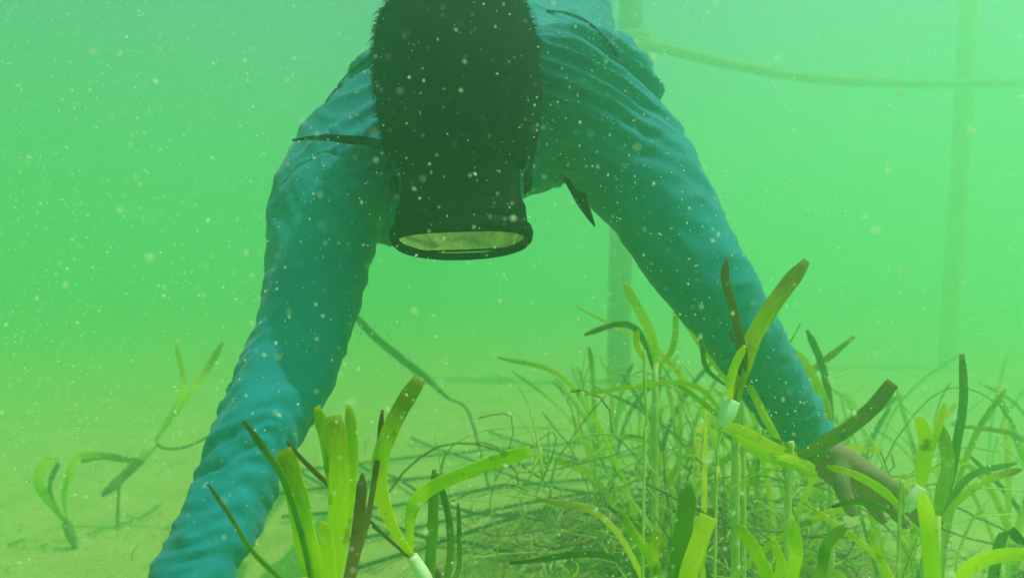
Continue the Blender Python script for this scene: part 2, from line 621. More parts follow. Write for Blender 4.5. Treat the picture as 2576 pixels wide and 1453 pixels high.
# ---- shorts
shp = []
shp.append(tube_data(*sm([tp[-4], tp[-2], tp[-1] + Vector((0, .06, .02))], [(.170, .106), (.178, .112), (.165, .108)], 10), 32))
for s in (-1, 1):
    hip = tp[-1] + Vector((s * .09, -.02, -.01))
    shp.append(tube_data(*sm([hip, hip + Vector((s * .015, .2, .05)), hip + Vector((s * .03, .34, .085))], [.095, .088, .082], 10), 24))
link("shorts", fuse("shorts", shp, .008, 4), M_SHORTS, person)


# ---- hair: cap with cropped strands
def hair():
    V, F = ell_data(Vector((0, 0, 0)), [Vector((1, 0, 0)), Vector((0, 1, 0)), Vector((0, 0, 1))], (1, 1, 1), 96, 64)
    W = []
    for p in V:
        rho = math.hypot(p.x, p.y)
        k = 1.0
        if rho > 1e-4:
            a, b_ = abs(p.x / rho), abs(p.y / rho)
            k = (a ** 2.7 + b_ ** 2.7) ** (-1 / 2.7)
        W.append(H(p.x * k * .087, p.y * k * .113 - .002, p.z * .104 + .020))
    V = W
    fn = []
    for p in V:
        rel = p - HO
        n = (p - H(0, -.010, .020)).normalized()
        d = .005 * noise.noise(p * 17) + .0035 * noise.noise(Vector((p.x * 60, p.y * 60, p.z * 18))) + .0014 * noise.noise(p * 190)
        fn.append(p + n * d)
    keep = []
    for f in F:
        c = sum((fn[i] for i in f), Vector()) / 4 - HO
        ff, cc = c.dot(HF), c.dot(HC)
        line = .130 + .008 * noise.noise(c * 40)
        if ff < line and not (cc < -.02 and ff > .0 + .5 * (cc + .06)) and cc > -.075:
            keep.append(f)
    V, F = fn, keep
    R = random.Random(3)
    nv = len(keep)
    for _ in range(7500):
        f = keep[R.randrange(nv)]
        p = V[f[0]].lerp(V[f[2]], R.random())
        n = (p - H(0, -.010, .020)).normalized()
        tdir = (HF * R.uniform(.2, 1) + HX * R.uniform(-.6, .6) + HC * R.uniform(-.6, .3))
        tdir = (tdir - n * tdir.dot(n)).normalized()
        L = R.uniform(.008, .018)
        sd_ = n.cross(tdir).normalized() * R.uniform(.0004, .0008)
        a, b_, c = p - n * .001, p + n * L * .20 + tdir * L * .5, p + n * L * .22 + tdir * L
        o = len(V)
        V += [a - sd_, a + sd_, b_ + sd_, b_ - sd_, c]
        F += [(o, o + 1, o + 2, o + 3), (o + 3, o + 2, o + 4)]
    link("hair", mesh("hair", V, F), M_HAIR, person)


hair()


# ---- diving mask
def mask():
    root_me_V, root_me_F = [], []
    SEG = 72

    def loop(f, c0, rx, rc, flat=.0, nose=0.0):
        out = []
        for i in range(SEG):
            a = 2 * math.pi * i / SEG
            x, c = math.cos(a), math.sin(a)
            k = 1.0
            q = abs(x) ** 2.4 + abs(c) ** 2.4
            k = q ** (-1 / 2.4)
            y_ = c * k * rc
            notch = nose * math.exp(-(x / .22) ** 2) if c < 0 else 0
            out.append(H(x * k * rx, f + flat * (x * k) ** 2, c0 + y_ + notch))
        return out

    def loft(name, loops, mat, par, close=False):
        V = [p for l in loops for p in l]
        F = []
        n = len(loops)
        for j in range(n if close else n - 1):
            j2 = (j + 1) % n
            for i in range(SEG):
                F.append((j * SEG + i, j * SEG + (i + 1) % SEG, j2 * SEG + (i + 1) % SEG, j2 * SEG + i))
        return link(name, mesh(name, V, F), mat, par)

    c0 = .004
    skirt = loft("diving_mask", [loop(.050, c0, .0600, .0400, -.02), loop(.078, c0, .0655, .0450, -.018), loop(.086, c0, .0660, .0455, -.016), loop(.092, c0, .0625, .0430, -.014),
                                 loop(.118, c0, .0615, .0425, -.010), loop(.134, c0, .0625, .0430, -.008), loop(.142, c0, .0665, .0465, -.006), loop(.165, c0, .0680, .0470, -.004),
                                 loop(.165, c0, .0640, .0435, -.004), loop(.118, c0, .0580, .0390, -.010), loop(.078, c0, .0610, .0405, -.018), loop(.050, c0, .0570, .0365, -.02)],
                 M_RUBBER, person, True)

    def sub(o):
        o.parent = skirt
        o.matrix_parent_inverse = Matrix.Identity(4)
        return o
    rim = []
    for k in range(10):
        a = 2 * math.pi * k / 10
        rim.append(loop(0.167 + .0085 * math.sin(a), c0, 0.0676 + .0055 * math.cos(a), 0.0442 + .0055 * math.cos(a), -.003, .0))
    sub(loft("frame", rim, M_RUBBER, person, True))
    # nose pocket
    sub(link("nose_pocket", mesh("nose_pocket", *ell_data(H(0, .120, -.036), HA, (.021, .030, .016), 24, 14)), M_RUBBER, person))
    m, t, b = new_mat("mask_glass")
    tr = t.nodes.new("ShaderNodeBsdfTransparent")
    tr.inputs[0].default_value = (.93, .97, .90, 1)
    gl = t.nodes.new("ShaderNodeBsdfGlossy")
    gl.inputs["Roughness"].default_value = .05
    fr = t.nodes.new("ShaderNodeFresnel")
    fr.inputs[0].default_value = .75   # water to the air inside: mirror-like at a slant
    mx = t.nodes.new("ShaderNodeMixShader")
    t.links.new(fr.outputs[0], mx.inputs[0])
    t.links.new(tr.outputs[0], mx.inputs[1])
    t.links.new(gl.outputs[0], mx.inputs[2])
    t.links.new(mx.outputs[0], t.nodes["Material Output"].inputs[0])
    l1, l2 = loop(.1675, c0, 0.0644, 0.0412, -.003), loop(.1710, c0, 0.0644, 0.0412, -.003)
    V = l1 + l2
    F = [(i, SEG + i, SEG + (i + 1) % SEG, (i + 1) % SEG) for i in range(SEG)] + [tuple(range(SEG)), tuple(SEG + i for i in reversed(range(SEG)))]
    lm = mesh("lens", V, F)
    bm = bmesh.new()
    bm.from_mesh(lm)
    bmesh.ops.recalc_face_normals(bm, faces=bm.faces)
    bm.to_mesh(lm)
    bm.free()
    sub(link("lens", lm, m, person, False))

    def band(name, pts, w, th=.0016, wd=HC):
        q = [Vector(p) for p in catmull([tuple(p) + (a,) for p, a in zip(pts, w)], 40) for p in [p[:3]]]
        ws = [v[3] for v in catmull([tuple(p) + (a,) for p, a in zip(pts, w)], 40)]
        V, F = [], []
        for i, p in enumerate(q):
            tg = (q[min(i + 1, 40)] - q[max(i - 1, 0)]).normalized()
            wv = (wd - tg * wd.dot(tg)).normalized()
            nv = tg.cross(wv)
            for a, c in ((-1, -1), (1, -1), (1, 1), (-1, 1)):
                V.append(p + wv * (a * ws[i]) + nv * (c * th))
        for i in range(40):
            for k in range(4):
                F.append((i * 4 + k, i * 4 + (k + 1) % 4, (i + 1) * 4 + (k + 1) % 4, (i + 1) * 4 + k))
        F += [(3, 2, 1, 0), (160, 161, 162, 163)]
        return sub(link(name, mesh(name, V, F), M_RUBBER, person, False))
    band("strap", [H(.067, .115, c0), H(.080, .06, .0), H(.088, .0, -.004), H(.077, -.065, -.006), H(.042, -.103, -.004), H(0, -.119, 0), H(-.042, -.103, -.004), H(-.077, -.065, -.006),
                   H(-.088, 0, -.004), H(-.080, .06, 0), H(-.067, .115, c0)], [.009] * 11)
    for s in (-1, 1):
        V, F = ell_data(H(s * .070, .105, c0), HA, (.005, .012, .011), 16, 10)
        sub(link("buckle", mesh("buckle", V, F), M_RUBBER, person))
    band("strap_tail", [H(-.080, .06, .004), P(925, 356, .96), P(880, 352, .955), P(835, 347, .95), P(785, 347, .94), P(735, 353, .935)], [.005, .005, .0046, .0036, .0022, .0007], wd=Vector((0, 0, 1)))
    band("strap_tail", [P(1400, 420, 1.14), P(1425, 445, 1.12), P(1445, 468, 1.09), P(1460, 498, 1.06), P(1478, 534, 1.03), P(1496, 568, 1.02)], [.005, .006, .008, .0075, .0045, .0009], wd=Vector((1, 0, .5)))


mask()


# ------------------------------------------------------------------ seagrass
def ribbon(name, pts, wpx, mat, parent, age=(0.0, 0.0), turn=0.0, tip=.3, base=.45, seed=0, n=26, twist=0.0, raw=False):
    """strap leaf along pts [(x, y, d)], wpx wide in the middle; age: brownness at the base and the tip"""
    w3 = [Vector(p) if raw else P(*p) for p in pts]
    dm = pts[len(pts) // 2][2] if not raw else None
    hw = (px(wpx, dm) if not raw else wpx) / 2 * .88
    q = [Vector(p) for p in catmull([tuple(p) for p in w3], n)]
    V, F, A, UVs = [], [], [], []
    R = random.Random(seed * 31 + len(q) + int(abs(q[0].x) * 1e4))
    ph = R.uniform(0, 9)
    for i, p in enumerate(q):
        s = i / n
        tg = (q[min(i + 1, n)] - q[max(i - 1, 0)]).normalized()
        view = (p - EYE).normalized()
        lat = tg.cross(Vector((view.x * .3, 1, 0))).normalized()
        if lat.length < .1:
            lat = Vector((1, 0, 0))
        nr = lat.cross(tg).normalized()
        a = turn + twist * (s - .5) + .18 * noise.noise(Vector((s * 3, ph, 0)))
        lat, nr = lat * math.cos(a) + nr * math.sin(a), nr * math.cos(a) - lat * math.sin(a)
        w = hw * (base + (1 - base) * sstep(0, .35, s)) * (1 - (1 - tip) * sstep(.86, 1.0, s) ** 1.5)
        w *= 1 + .07 * noise.noise(Vector((s * 7, ph, 4)))
        th = .0003 + .0004 * (1 - s)
        cup = .10 * w
        ruf = .05 * w * math.sin(s * 21 + ph)
        for u, off in ((-1, cup + ruf), (-.5, cup * .3), (0, 0), (.5, cup * .3), (1, cup - ruf)):
            V.append(p + lat * (u * w) + nr * (off + th))
            UVs.append(((u + 1) / 2, s * 6 + ph))
        for u, off in ((1, cup - ruf), (.5, cup * .3), (0, 0), (-.5, cup * .3), (-1, cup + ruf)):
            V.append(p + lat * (u * w * .99) + nr * (off - th))
            UVs.append(((u + 1) / 2, s * 6 + ph))
        A += [age[0] + (age[1] - age[0]) * sstep(.45, 1, s)] * 10
    for i in range(n):
        for k in range(10):
            F.append((i * 10 + k, i * 10 + (k + 1) % 10, (i + 1) * 10 + (k + 1) % 10, (i + 1) * 10 + k))
    F.append(tuple(range(9, -1, -1)))
    F.append(tuple(n * 10 + k for k in range(10)))
    me = mesh(name, V, F)
    for e in me.edges:
        ka, kb = e.vertices[0] % 10, e.vertices[1] % 10
        if ka == kb and ka in (0, 4, 5, 9):
            e.use_edge_sharp = True
    at = me.attributes.new("age", 'FLOAT', 'POINT')
    at.data.foreach_set("value", A)
    uvl = me.uv_layers.new(name="UVMap")
    for l in me.loops:
        uvl.data[l.index].uv = UVs[l.vertex_index]
    return link(name, me, mat, parent)


def plant(label, leaves, base, sheath=None, roots=(), rhizome=None, group=None, name="seagrass_shoot", sheath_mat=None):
    """leaves: (pts, wpx, mat, age, turn, tip); base: (x, y, d) dropped to the bottom"""
    b = G(*base)
    root = empty(name, b)
    tag(root, label, "seagrass", group)
    for k, lf in enumerate(leaves):
        pts, w, mt = lf[:3]
        age = lf[3] if len(lf) > 3 else (0, .2)
        turn = lf[4] if len(lf) > 4 else 0
        tip = lf[5] if len(lf) > 5 else .35
        ribbon("leaf", pts, w, mt, root, age, turn, tip, seed=k)
    if not sheath and not roots:
        q = sum((P(*lf[0][0]) for lf in leaves), Vector()) / len(leaves)
        if (q - b).length > .01:
            tube("stem", [b - Vector((0, 0, .02)), b.lerp(q, .5), q + Vector((0, 0, .012))], [.006, .0065, .005], M_STEM, root, 8, 10)
    if sheath:
        p0, p1, w = sheath
        tube("sheath", [P(*p0), P(*[(a + c) / 2 for a, c in zip(p0, p1)]), P(*p1)], [px(w * .3, p0[2]), px(w * .5, p0[2]), px(w * .42, p1[2])], sheath_mat or M_SHEATH, root, 12, 12)
    if rhizome:
        pts, w = rhizome
        q = [P(*p) if len(p) == 3 else G(*p[:3]) for p in pts]
        tube("rhizome", q, [px(w / 2, pts[0][2]) * (1 if i < len(q) - 1 else .5) for i in range(len(q))], M_ROOT, root, 10, 24, .25)
    for pts, w, mt in roots:
        q = [P(*p[:3]) if len(p) == 3 else G(*p[:3]) for p in pts]
        tube("root", q, [px(w / 2, pts[0][2])] * len(q), mt, root, 6, 24, .2)
    return root


g = 0   # a fourth item 'g' in a point drops it onto the bottom
plant("seagrass shoot with one long curved bright leaf and one bent sideways, bottom centre", [
    ([(1036, 1402, .78), (985, 1320, .77), (956, 1235, .76), (955, 1160, .75), (975, 1095, .75), (1012, 1020, .74), (1056, 952, .74)], 50, M_BRIGHT, (0, 1.0), .25, .75),
    ([(1032, 1398, .78), (1032, 1310, .79), (1046, 1262, .79), (1090, 1225, .80), (1170, 1190, .80), (1260, 1157, .80), (1336, 1134, .80)], 42, M_LEAF, (.1, .0), -.2, .8),
    ([(1028, 1400, .78), (935, 1318, .77), (840, 1232, .76), (765, 1160, .76), (700, 1092, .76)], 15, M_DEAD, (0, .8), .3, .8),
], (1095, 1500, .78), ((1095, 1490, .78), (1036, 1398, .78), 34), [([(1095, 1490, .78), (1110, 1540, .78), (1120, 1600, .79, g)], 14, M_ROOT)])

plant("dense clump of broad green leaves rooted at the bottom edge beside the diver's bent arm", [
    ([(806, 1560, .62), (785, 1440, .62), (762, 1330, .63), (742, 1230, .63), (712, 1130, .64)], 66, M_LEAF, (0, .6), .2, .7),
    ([(828, 1560, .63), (838, 1420, .64), (852, 1280, .65), (853, 1150, .66), (840, 1045, .67)], 58, M_LEAF, (.0, .6), -.15, .7),
    ([(820, 1560, .64), (838, 1400, .66), (845, 1260, .68), (822, 1120, .69), (796, 1022, .70)], 44, M_LEAF, (.1, .4), .3, .5),
    ([(836, 1560, .64), (856, 1380, .66), (878, 1230, .68), (886, 1115, .69), (876, 1016, .70)], 40, M_LEAF, (0, .3), .4, .4),
    ([(850, 1560, .65), (882, 1440, .67), (902, 1310, .69), (912, 1190, .70)], 34, M_DEAD, (.3, 1), .1, .3),
    ([(845, 1560, .65), (918, 1330, .72), (948, 1160, .75), (962, 1030, .76)], 17, M_DEAD, (.3, 1), .3, .5),
    ([(800, 1560, .61), (765, 1370, .62), (716, 1212, .62), (668, 1135, .62), (612, 1058, .62)], 22, M_DARK, (0, 1), .4, .6),
    ([(835, 1560, .61), (830, 1470, .61), (822, 1380, .61), (812, 1310, .61)], 50, M_BRIGHT, (0, .3), .5, .4),
], (825, 1640, .63))

plant("single thin dark leaf slanting across the lower teal sleeve", [
    ([(760, 1500, .60), (690, 1440, .60), (630, 1380, .60), (580, 1300, .60), (522, 1214, .60)], 15, M_DARK, (0, 1), .3, .4)], (800, 1600, .60))

plant("small faded shoot with hooked leaves standing alone at far left", [
    ([(168, 1318, 2.44), (128, 1268, 2.44), (98, 1218, 2.44), (104, 1172, 2.47), (142, 1150, 2.51)], 30, M_LEAF, (0, .2), .2, .5),
    ([(170, 1316, 2.44), (160, 1250, 2.44), (172, 1190, 2.44), (198, 1148, 2.47), (262, 1146, 2.51), (330, 1160, 2.55)], 20, M_LEAF, (0, 1), .3, .5),
    ([(166, 1316, 2.44), (128, 1250, 2.44), (128, 1205, 2.44), (148, 1162, 2.44)], 16, M_DARK, (0, .8), .3, .5),
], (190, 1400, 2.44), ((188, 1372, 2.44), (166, 1312, 2.44), 22), [([(188, 1370, 2.44), (150, 1420, 2.43), (140, 1500, 2.43, g)], 9, M_ROOT), ([(186, 1366, 2.44), (205, 1405, 2.43), (220, 1430, 2.43, g)], 10, M_ROOT)], sheath_mat=M_ROOT)

plant("pale-based shoot lying aslant left of the diver's forearm, leaves fading upward", [
    ([(388, 1112, 2.65), (425, 1050, 2.65), (452, 1000, 2.66), (462, 950, 2.70), (440, 860, 2.74)], 19, M_BRIGHT, (0, .4), .3, .4),
    ([(388, 1112, 2.65), (430, 1050, 2.66), (480, 985, 2.70), (520, 930, 2.78), (560, 860, 2.84)], 20, M_LEAF, (0, .9), .3, .4),
], (262, 1236, 2.61), ((352, 1156, 2.62), (390, 1112, 2.65), 26), [([(300, 1205, 2.61), (296, 1300, 2.61), (300, 1500, 2.61, g)], 7, M_ROOT), ([(388, 1114, 2.65), (420, 1128, 2.62), (470, 1122, 2.61), (525, 1098, 2.58)], 6, M_CORD), ([(352, 1158, 2.62), (300, 1148, 2.62), (250, 1152, 2.62), (205, 1160, 2.61)], 9, M_ROOT)],
      ([(356, 1154, 2.62), (318, 1190, 2.61), (285, 1222, 2.58), (255, 1245, 2.56)], 22), sheath_mat=M_STEM)

plant("drooping dark dead leaf hanging in open water below the mask", [
    ([(1125, 1000, 2.94), (1070, 950, 2.91), (1000, 895, 2.90), (940, 845, 2.87), (885, 785, 2.87)], 24, M_DARK, (.5, .9), .3, .4)], (1150, 1030, 2.96),
    None, [([(1125, 1000, 2.94), (1180, 1040, 2.99), (1230, 1090, 3.04, g)], 8, M_ROOT)])

plant("upright shoot with white sheath and pale stalk in front of the diver's straight arm", [
    ([(1866, 985, .78), (1872, 910, .78), (1862, 850, .78), (1840, 762, .78), (1824, 702, .78), (1828, 650, .78)], 24, M_DEAD, (.2, .4), .5, .3),
    ([(1852, 1010, .78), (1868, 930, .78), (1900, 840, .79), (1960, 745, .80), (2030, 655, .81)], 46, M_LEAF, (.35, .8), .2, .5),
    ([(1838, 1012, .78), (1836, 970, .77), (1848, 920, .77), (1874, 868, .77)], 24, M_BRIGHT, (0, .2), .4, .3),
    ([(1850, 1012, .79), (1862, 960, .79), (1872, 900, .79), (1884, 840, .80)], 50, M_DARK, (.0, .2), .2, .4),
    ([(1850, 1005, .78), (1862, 930, .78), (1856, 880, .78), (1834, 832, .78)], 9, M_DEAD, (.2, .6), .4, .8),
], (1800, 1400, .78), ((1814, 1074, .78), (1846, 1006, .78), 40), [([(1814, 1072, .78), (1804, 1140, .78), (1808, 1210, .78), (1800, 1310, .78), (1796, 1400, .78, g)], 8, M_STEM)])

plant("slender yellow leaf arching flat to the left over the brown root heap", [
    ([(1850, 1085, .98), (1810, 1030, .98), (1765, 980, .98), (1700, 962, .98), (1600, 972, .98), (1510, 985, .98), (1470, 992, .98)], 19, M_BRIGHT, (0, .3), .7, .5),
    ([(1850, 1085, .98), (1800, 1040, .99), (1745, 995, 1.0), (1700, 965, 1.0)], 16, M_LEAF, (.1, .3), .5, .4),
], (1880, 1150, .98), None, [([(1850, 1085, .98), (1870, 1120, .98), (1885, 1180, .98, g)], 12, M_STEM)])

plant("tall hair-thin pale stalk with a small bud-like leaf at its top", [
    ([(1624, 905, .9), (1612, 890, .9), (1600, 862, .9), (1605, 828, .9)], 17, M_BRIGHT, (.2, .4), .4, .3)], (1612, 1330, .9),
    None, [([(1622, 880, .9), (1622, 960, .9), (1628, 1080, .9), (1620, 1200, .9), (1612, 1330, .9, g)], 8, M_STEM)])

plant("thick bundle of green leaves held over the diver's wrist", [
    ([(1790, 1062, .93), (1870, 1090, .93), (1950, 1130, .92), (2050, 1178, .92)], 46, M_LEAF, (.2, .3), .5, .5),
    ([(1850, 1098, .92), (1920, 1140, .91), (1990, 1160, .9), (2055, 1195, .9)], 40, M_LEAF, (0, .1), .2, .4),
    ([(1900, 1100, .94), (1960, 1120, .93), (2030, 1145, .93), (2080, 1130, .93)], 34, M_DARK, (0, .2), .2, .4),
    ([(1950, 1150, .90), (1990, 1155, .90), (2025, 1170, .90), (2050, 1195, .9)], 26, M_BRIGHT, (0, .1), .4, .3),
    ([(1990, 1165, .91), (1940, 1180, .91), (1880, 1205, .91), (1820, 1240, .92)], 10, M_STEM and M_LEAF, (0, .2), .3, .4),
    ([(1990, 1160, .92), (2060, 1120, .93), (2130, 1080, .94), (2195, 1025, .95), (2246, 962, .96)], 40, M_DARK, (.6, 1), .3, .9),
    ([(1985, 1150, .92), (1930, 1060, .95), (1905, 1010, .97), (1880, 960, .98)], 22, M_BRIGHT, (.2, .3), .4, .3),
], (1960, 1300, .93), None, [([(1990, 1160, .92), (1985, 1220, .92), (1960, 1330, .93, g)], 16, M_STEM)])

plant("short bright shoot with white sheath beside the diver's fingertips", [
    ([(2316, 1232, .74), (2322, 1180, .74), (2330, 1115, .74), (2312, 1045, .74)], 36, M_BRIGHT, (0, 0), .2, .4),
    ([(2318, 1228, .75), (2336, 1150, .75), (2358, 1085, .75), (2378, 1012, .76)], 18, M_LEAF, (0, .2), .4, .3),
    ([(2276, 1290, .75), (2225, 1238, .77), (2155, 1196, .79), (2078, 1172, .80)], 24, M_LEAF, (.1, .4), .4, .3),
    ([(2272, 1300, .75), (2215, 1275, .77), (2150, 1262, .79), (2090, 1275, .80)], 20, M_DARK, (.1, .4), .4, .3),
], (2262, 1380, .75), ((2278, 1284, .74), (2316, 1224, .74), 34), [([(2278, 1282, .74), (2262, 1340, .74), (2262, 1420, .75, g)], 9, M_STEM)])

plant("dark upright leaf standing at the far right", [
    ([(2360, 1320, 1.05), (2388, 1220, 1.06), (2408, 1110, 1.07), (2424, 1000, 1.08), (2420, 890, 1.1)], 22, M_DARK, (0, .4), .3, .6),
    ([(2350, 1320, 1.05), (2370, 1240, 1.05), (2385, 1160, 1.05), (2362, 1060, 1.06)], 34, M_LEAF, (.3, .5), .4, .4),
    ([(2355, 1320, 1.05), (2430, 1240, 1.05), (2500, 1200, 1.05), (2570, 1180, 1.06)], 20, M_LEAF, (.2, .8), .5, .4),
], (2350, 1370, 1.05))

plant("broad light green leaf rising straight from the bottom edge at right", [
    ([(2352, 1600, .62), (2348, 1490, .62), (2342, 1390, .63), (2334, 1310, .64), (2320, 1240, .66)], 44, M_LEAF, (0, .1), .2, .5),
    ([(2352, 1600, .62), (2420, 1450, .66), (2500, 1400, .70), (2600, 1395, .72), (2700, 1420, .72)], 36, M_LEAF, (.1, .3), .5, .4),
], (2352, 1660, .62))

plant("long narrow bright leaf sweeping down to the lower right corner", [
    ([(2290, 1560, .70), (2245, 1455, .70), (2190, 1385, .71), (2110, 1325, .73), (2020, 1262, .76)], 17, M_BRIGHT, (.2, .4), .4, .3),
    ([(2290, 1560, .70), (2235, 1450, .68), (2205, 1380, .67), (2185, 1330, .67)], 18, M_LEAF, (.1, .4), .4, .3)], (2310, 1600, .70))

plant("dark leaf and pale yellow cut-off leaf side by side at the bottom edge", [
    ([(1690, 1600, .68), (1700, 1470, .69), (1718, 1340, .70), (1734, 1215, .71)], 50, M_DARK, (0, .3), .2, .3),
    ([(1705, 1600, .67), (1730, 1450, .68), (1758, 1365, .69), (1782, 1296, .70)], 50, M_BRIGHT, (.2, .4), .3, .95),
    ([(1690, 1600, .68), (1650, 1440, .72), (1600, 1350, .75), (1562, 1288, .77)], 24, M_LEAF, (.1, .5), .4, .4),
    ([(1690, 1600, .68), (1668, 1480, .7), (1640, 1400, .72), (1660, 1330, .73)], 32, M_LEAF, (.1, .5), .4, .4),
], (1695, 1680, .68))

plant("low tuft of bright leaves below the diver's grasping hand", [
    ([(1975, 1580, .66), (1992, 1450, .67), (2004, 1380, .68), (1990, 1300, .69)], 36, M_LEAF, (0, .2), .2, .4),
    ([(1970, 1580, .66), (1930, 1450, .68), (1890, 1370, .69), (1850, 1320, .7)], 40, M_LEAF, (.1, .4), .5, .4),
    ([(1980, 1580, .66), (2060, 1450, .7), (2080, 1370, .71), (2130, 1320, .72)], 30, M_DARK, (.0, .4), .4, .4),
    ([(1970, 1580, .66), (1950, 1470, .66), (1965, 1420, .66), (1940, 1350, .67)], 26, M_BRIGHT, (.0, .4), .6, .4),
], (1975, 1660, .66))

plant("faint olive leaf lying along the inner edge of the straight arm", [
    ([(1850, 985, 1.2), (1790, 900, 1.22), (1725, 805, 1.24), (1665, 725, 1.26), (1640, 672, 1.28)], 26, M_LEAF, (.2, .4), .4, .4),
    ([(1850, 985, 1.2), (1780, 930, 1.2), (1765, 860, 1.2), (1750, 790, 1.2)], 14, M_DARK, (.2, .5), .4, .4)], (1860, 1090, 1.2))

plant("hazy yellowish leaf pair in front of the brown post", [
    ([(1650, 930, 1.5), (1640, 850, 1.5), (1605, 775, 1.5), (1568, 712, 1.52)], 28, M_BRIGHT, (.1, .3), .2, .4),
    ([(1645, 930, 1.5), (1610, 840, 1.5), (1560, 815, 1.5), (1470, 842, 1.5)], 20, M_DARK, (.2, .6), .5, .4),
    ([(1650, 930, 1.5), (1690, 880, 1.5), (1700, 800, 1.5), (1690, 730, 1.5)], 18, M_LEAF, (.2, .6), .5, .4)], (1650, 980, 1.5))

plant("faded yellow-green leaves rising behind the sleeve cuff", [
    ([(2090, 1120, 1.4), (2078, 1030, 1.4), (2045, 950, 1.4), (2000, 880, 1.4)], 30, M_BRIGHT, (.2, .2), .3, .4),
    ([(2095, 1120, 1.4), (2085, 1000, 1.4), (2065, 910, 1.4), (2030, 830, 1.4)], 20, M_DARK, (.2, .4), .4, .4)], (2095, 1160, 1.4))

plant("dark green upright blades right of the central shoot", [
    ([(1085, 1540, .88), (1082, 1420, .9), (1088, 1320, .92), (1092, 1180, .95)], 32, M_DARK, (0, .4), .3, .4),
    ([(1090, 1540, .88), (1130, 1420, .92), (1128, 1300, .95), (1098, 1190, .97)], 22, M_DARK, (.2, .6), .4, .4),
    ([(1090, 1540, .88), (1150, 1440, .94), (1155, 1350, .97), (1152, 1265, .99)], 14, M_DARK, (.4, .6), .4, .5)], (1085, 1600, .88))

# the thick of the bed round the hand
RT = random.Random(31)
def free_shoot(R, x, y, hmin, hmax, wmin, wmax, nl, label, group, mats, seed):
    z = ground_z(x, y)
    root = empty("seagrass_shoot", (x, y, z))
    tag(root, label, "seagrass", group)
    b0 = Vector((x, y, z - .005))
    for k in range(nl):
        a, h = R.uniform(0, 6.28), R.uniform(hmin, hmax)
        lean = R.uniform(.2, 1.1) * h
        v = Vector((math.cos(a), math.sin(a) * .7, 0))
        ribbon("leaf", [b0, b0 + v * lean * .12 + Vector((0, 0, h * .45)), b0 + v * lean * .5 + Vector((0, 0, h * .85)), b0 + v * lean + Vector((0, 0, h * R.uniform(.85, 1.1)))],
               R.uniform(wmin, wmax), R.choice(mats), root, (R.uniform(0, .3), R.uniform(.1, 1)), R.uniform(-.9, .9), .4, seed=seed * 7 + k, n=18, raw=True)


crowd = []
for i in range(16):
    x, y = RT.uniform(.12, 1.05), RT.uniform(.78, 1.35)
    if y < .95 and abs(x - .52 * y) < .11:
        x += .2
    crowd.append((x / y, x, y))
ORD = "first second third fourth fifth sixth seventh eighth ninth tenth eleventh twelfth thirteenth fourteenth fifteenth sixteenth".split()
for i, (_, x, y) in enumerate(sorted(crowd)):
    n = RT.randint(2, 4)
    free_shoot(RT, x, y, .30, .52, .009, .016, n, "%s-leaved seagrass shoot, %s from the left of those crowding around the hand" % (("two", "three", "four")[n - 2], ORD[i]),
               "shoots crowding around the hand", [M_LEAF, M_LEAF, M_BRIGHT, M_BRIGHT, M_DARK], 40 + i)

# smaller far shoots of the bed: nothing tells one from the next
RB = random.Random(12)
spots = []
while len(spots) < 26:
    x, y = RB.uniform(.2, 1.8), RB.uniform(1.2, 2.5)
    if ((x - .02) ** 2 + (y - .95) ** 2) > .05:
        spots.append((x, y))
for i, (x, y) in enumerate(spots):
    z = ground_z(x, y)
    root = empty("seagrass_shoot", (x, y, z))
    tag(root, "hazy small seagrass shoot of the bed behind the hand and root heap", "seagrass", "small shoots in the hazy bed")
    for k in range(RB.randint(2, 4)):
        a = RB.uniform(0, 6.28)
        h = RB.uniform(.24, .48)
        lean = RB.uniform(.15, .9) * h
        v = Vector((math.cos(a), math.sin(a) * .7, 0))
        b0 = Vector((x, y, z - .005))
        ribbon("leaf", [b0, b0 + v * lean * .2 + Vector((0, 0, h * .5)), b0 + v * lean * .55 + Vector((0, 0, h * .82)), b0 + v * lean + Vector((0, 0, h * RB.uniform(.95, 1.2)))],
               RB.uniform(.010, .017), RB.choice([M_LEAF, M_LEAF, M_LEAF, M_BRIGHT, M_DARK]), root, (RB.uniform(0, .3), RB.uniform(.2, 1)), RB.uniform(-.8, .8), .4, seed=i * 7 + k, n=12, raw=True)


# ------------------------------------------------------------------ planting net on the bottom
def net():
    root = empty("planting_net", G(1330, 1225, 3.05))
    tag(root, "dark wide-meshed cord net lying on the silty bottom", "net")
    R = random.Random(5)
    o = G(1330, 1225, 3.05)
    e1 = Vector((.93, .36, 0)).normalized()
    e2 = Vector((.62, -.78, 0)).normalized()
    for fam, (a, b_) in enumerate(((e1, e2), (e2, e1))):
        for k in (range(-2, 3) if fam == 0 else range(-2, 2)):
            off = k * (.26 if fam == 0 else .33) + R.uniform(-.05, .05)
            pts = []
            for j in range(-4, 5):
                p = o + b_ * off + a * (j * .21)
                p.x += .03 * noise.noise(Vector((j * .7, k, fam)))
                p.y += .04 * noise.noise(Vector((j * .7, k, fam + 5)))
                p.z = ground_z(p.x, p.y) + .012 + .012 * abs(noise.noise(Vector((p.x * 6, p.y * 6, 2)))) + fam * .004
                pts.append(p)
            tube("cord", pts, [.0055] * len(pts), M_CORD, root, 6, 48)


net()

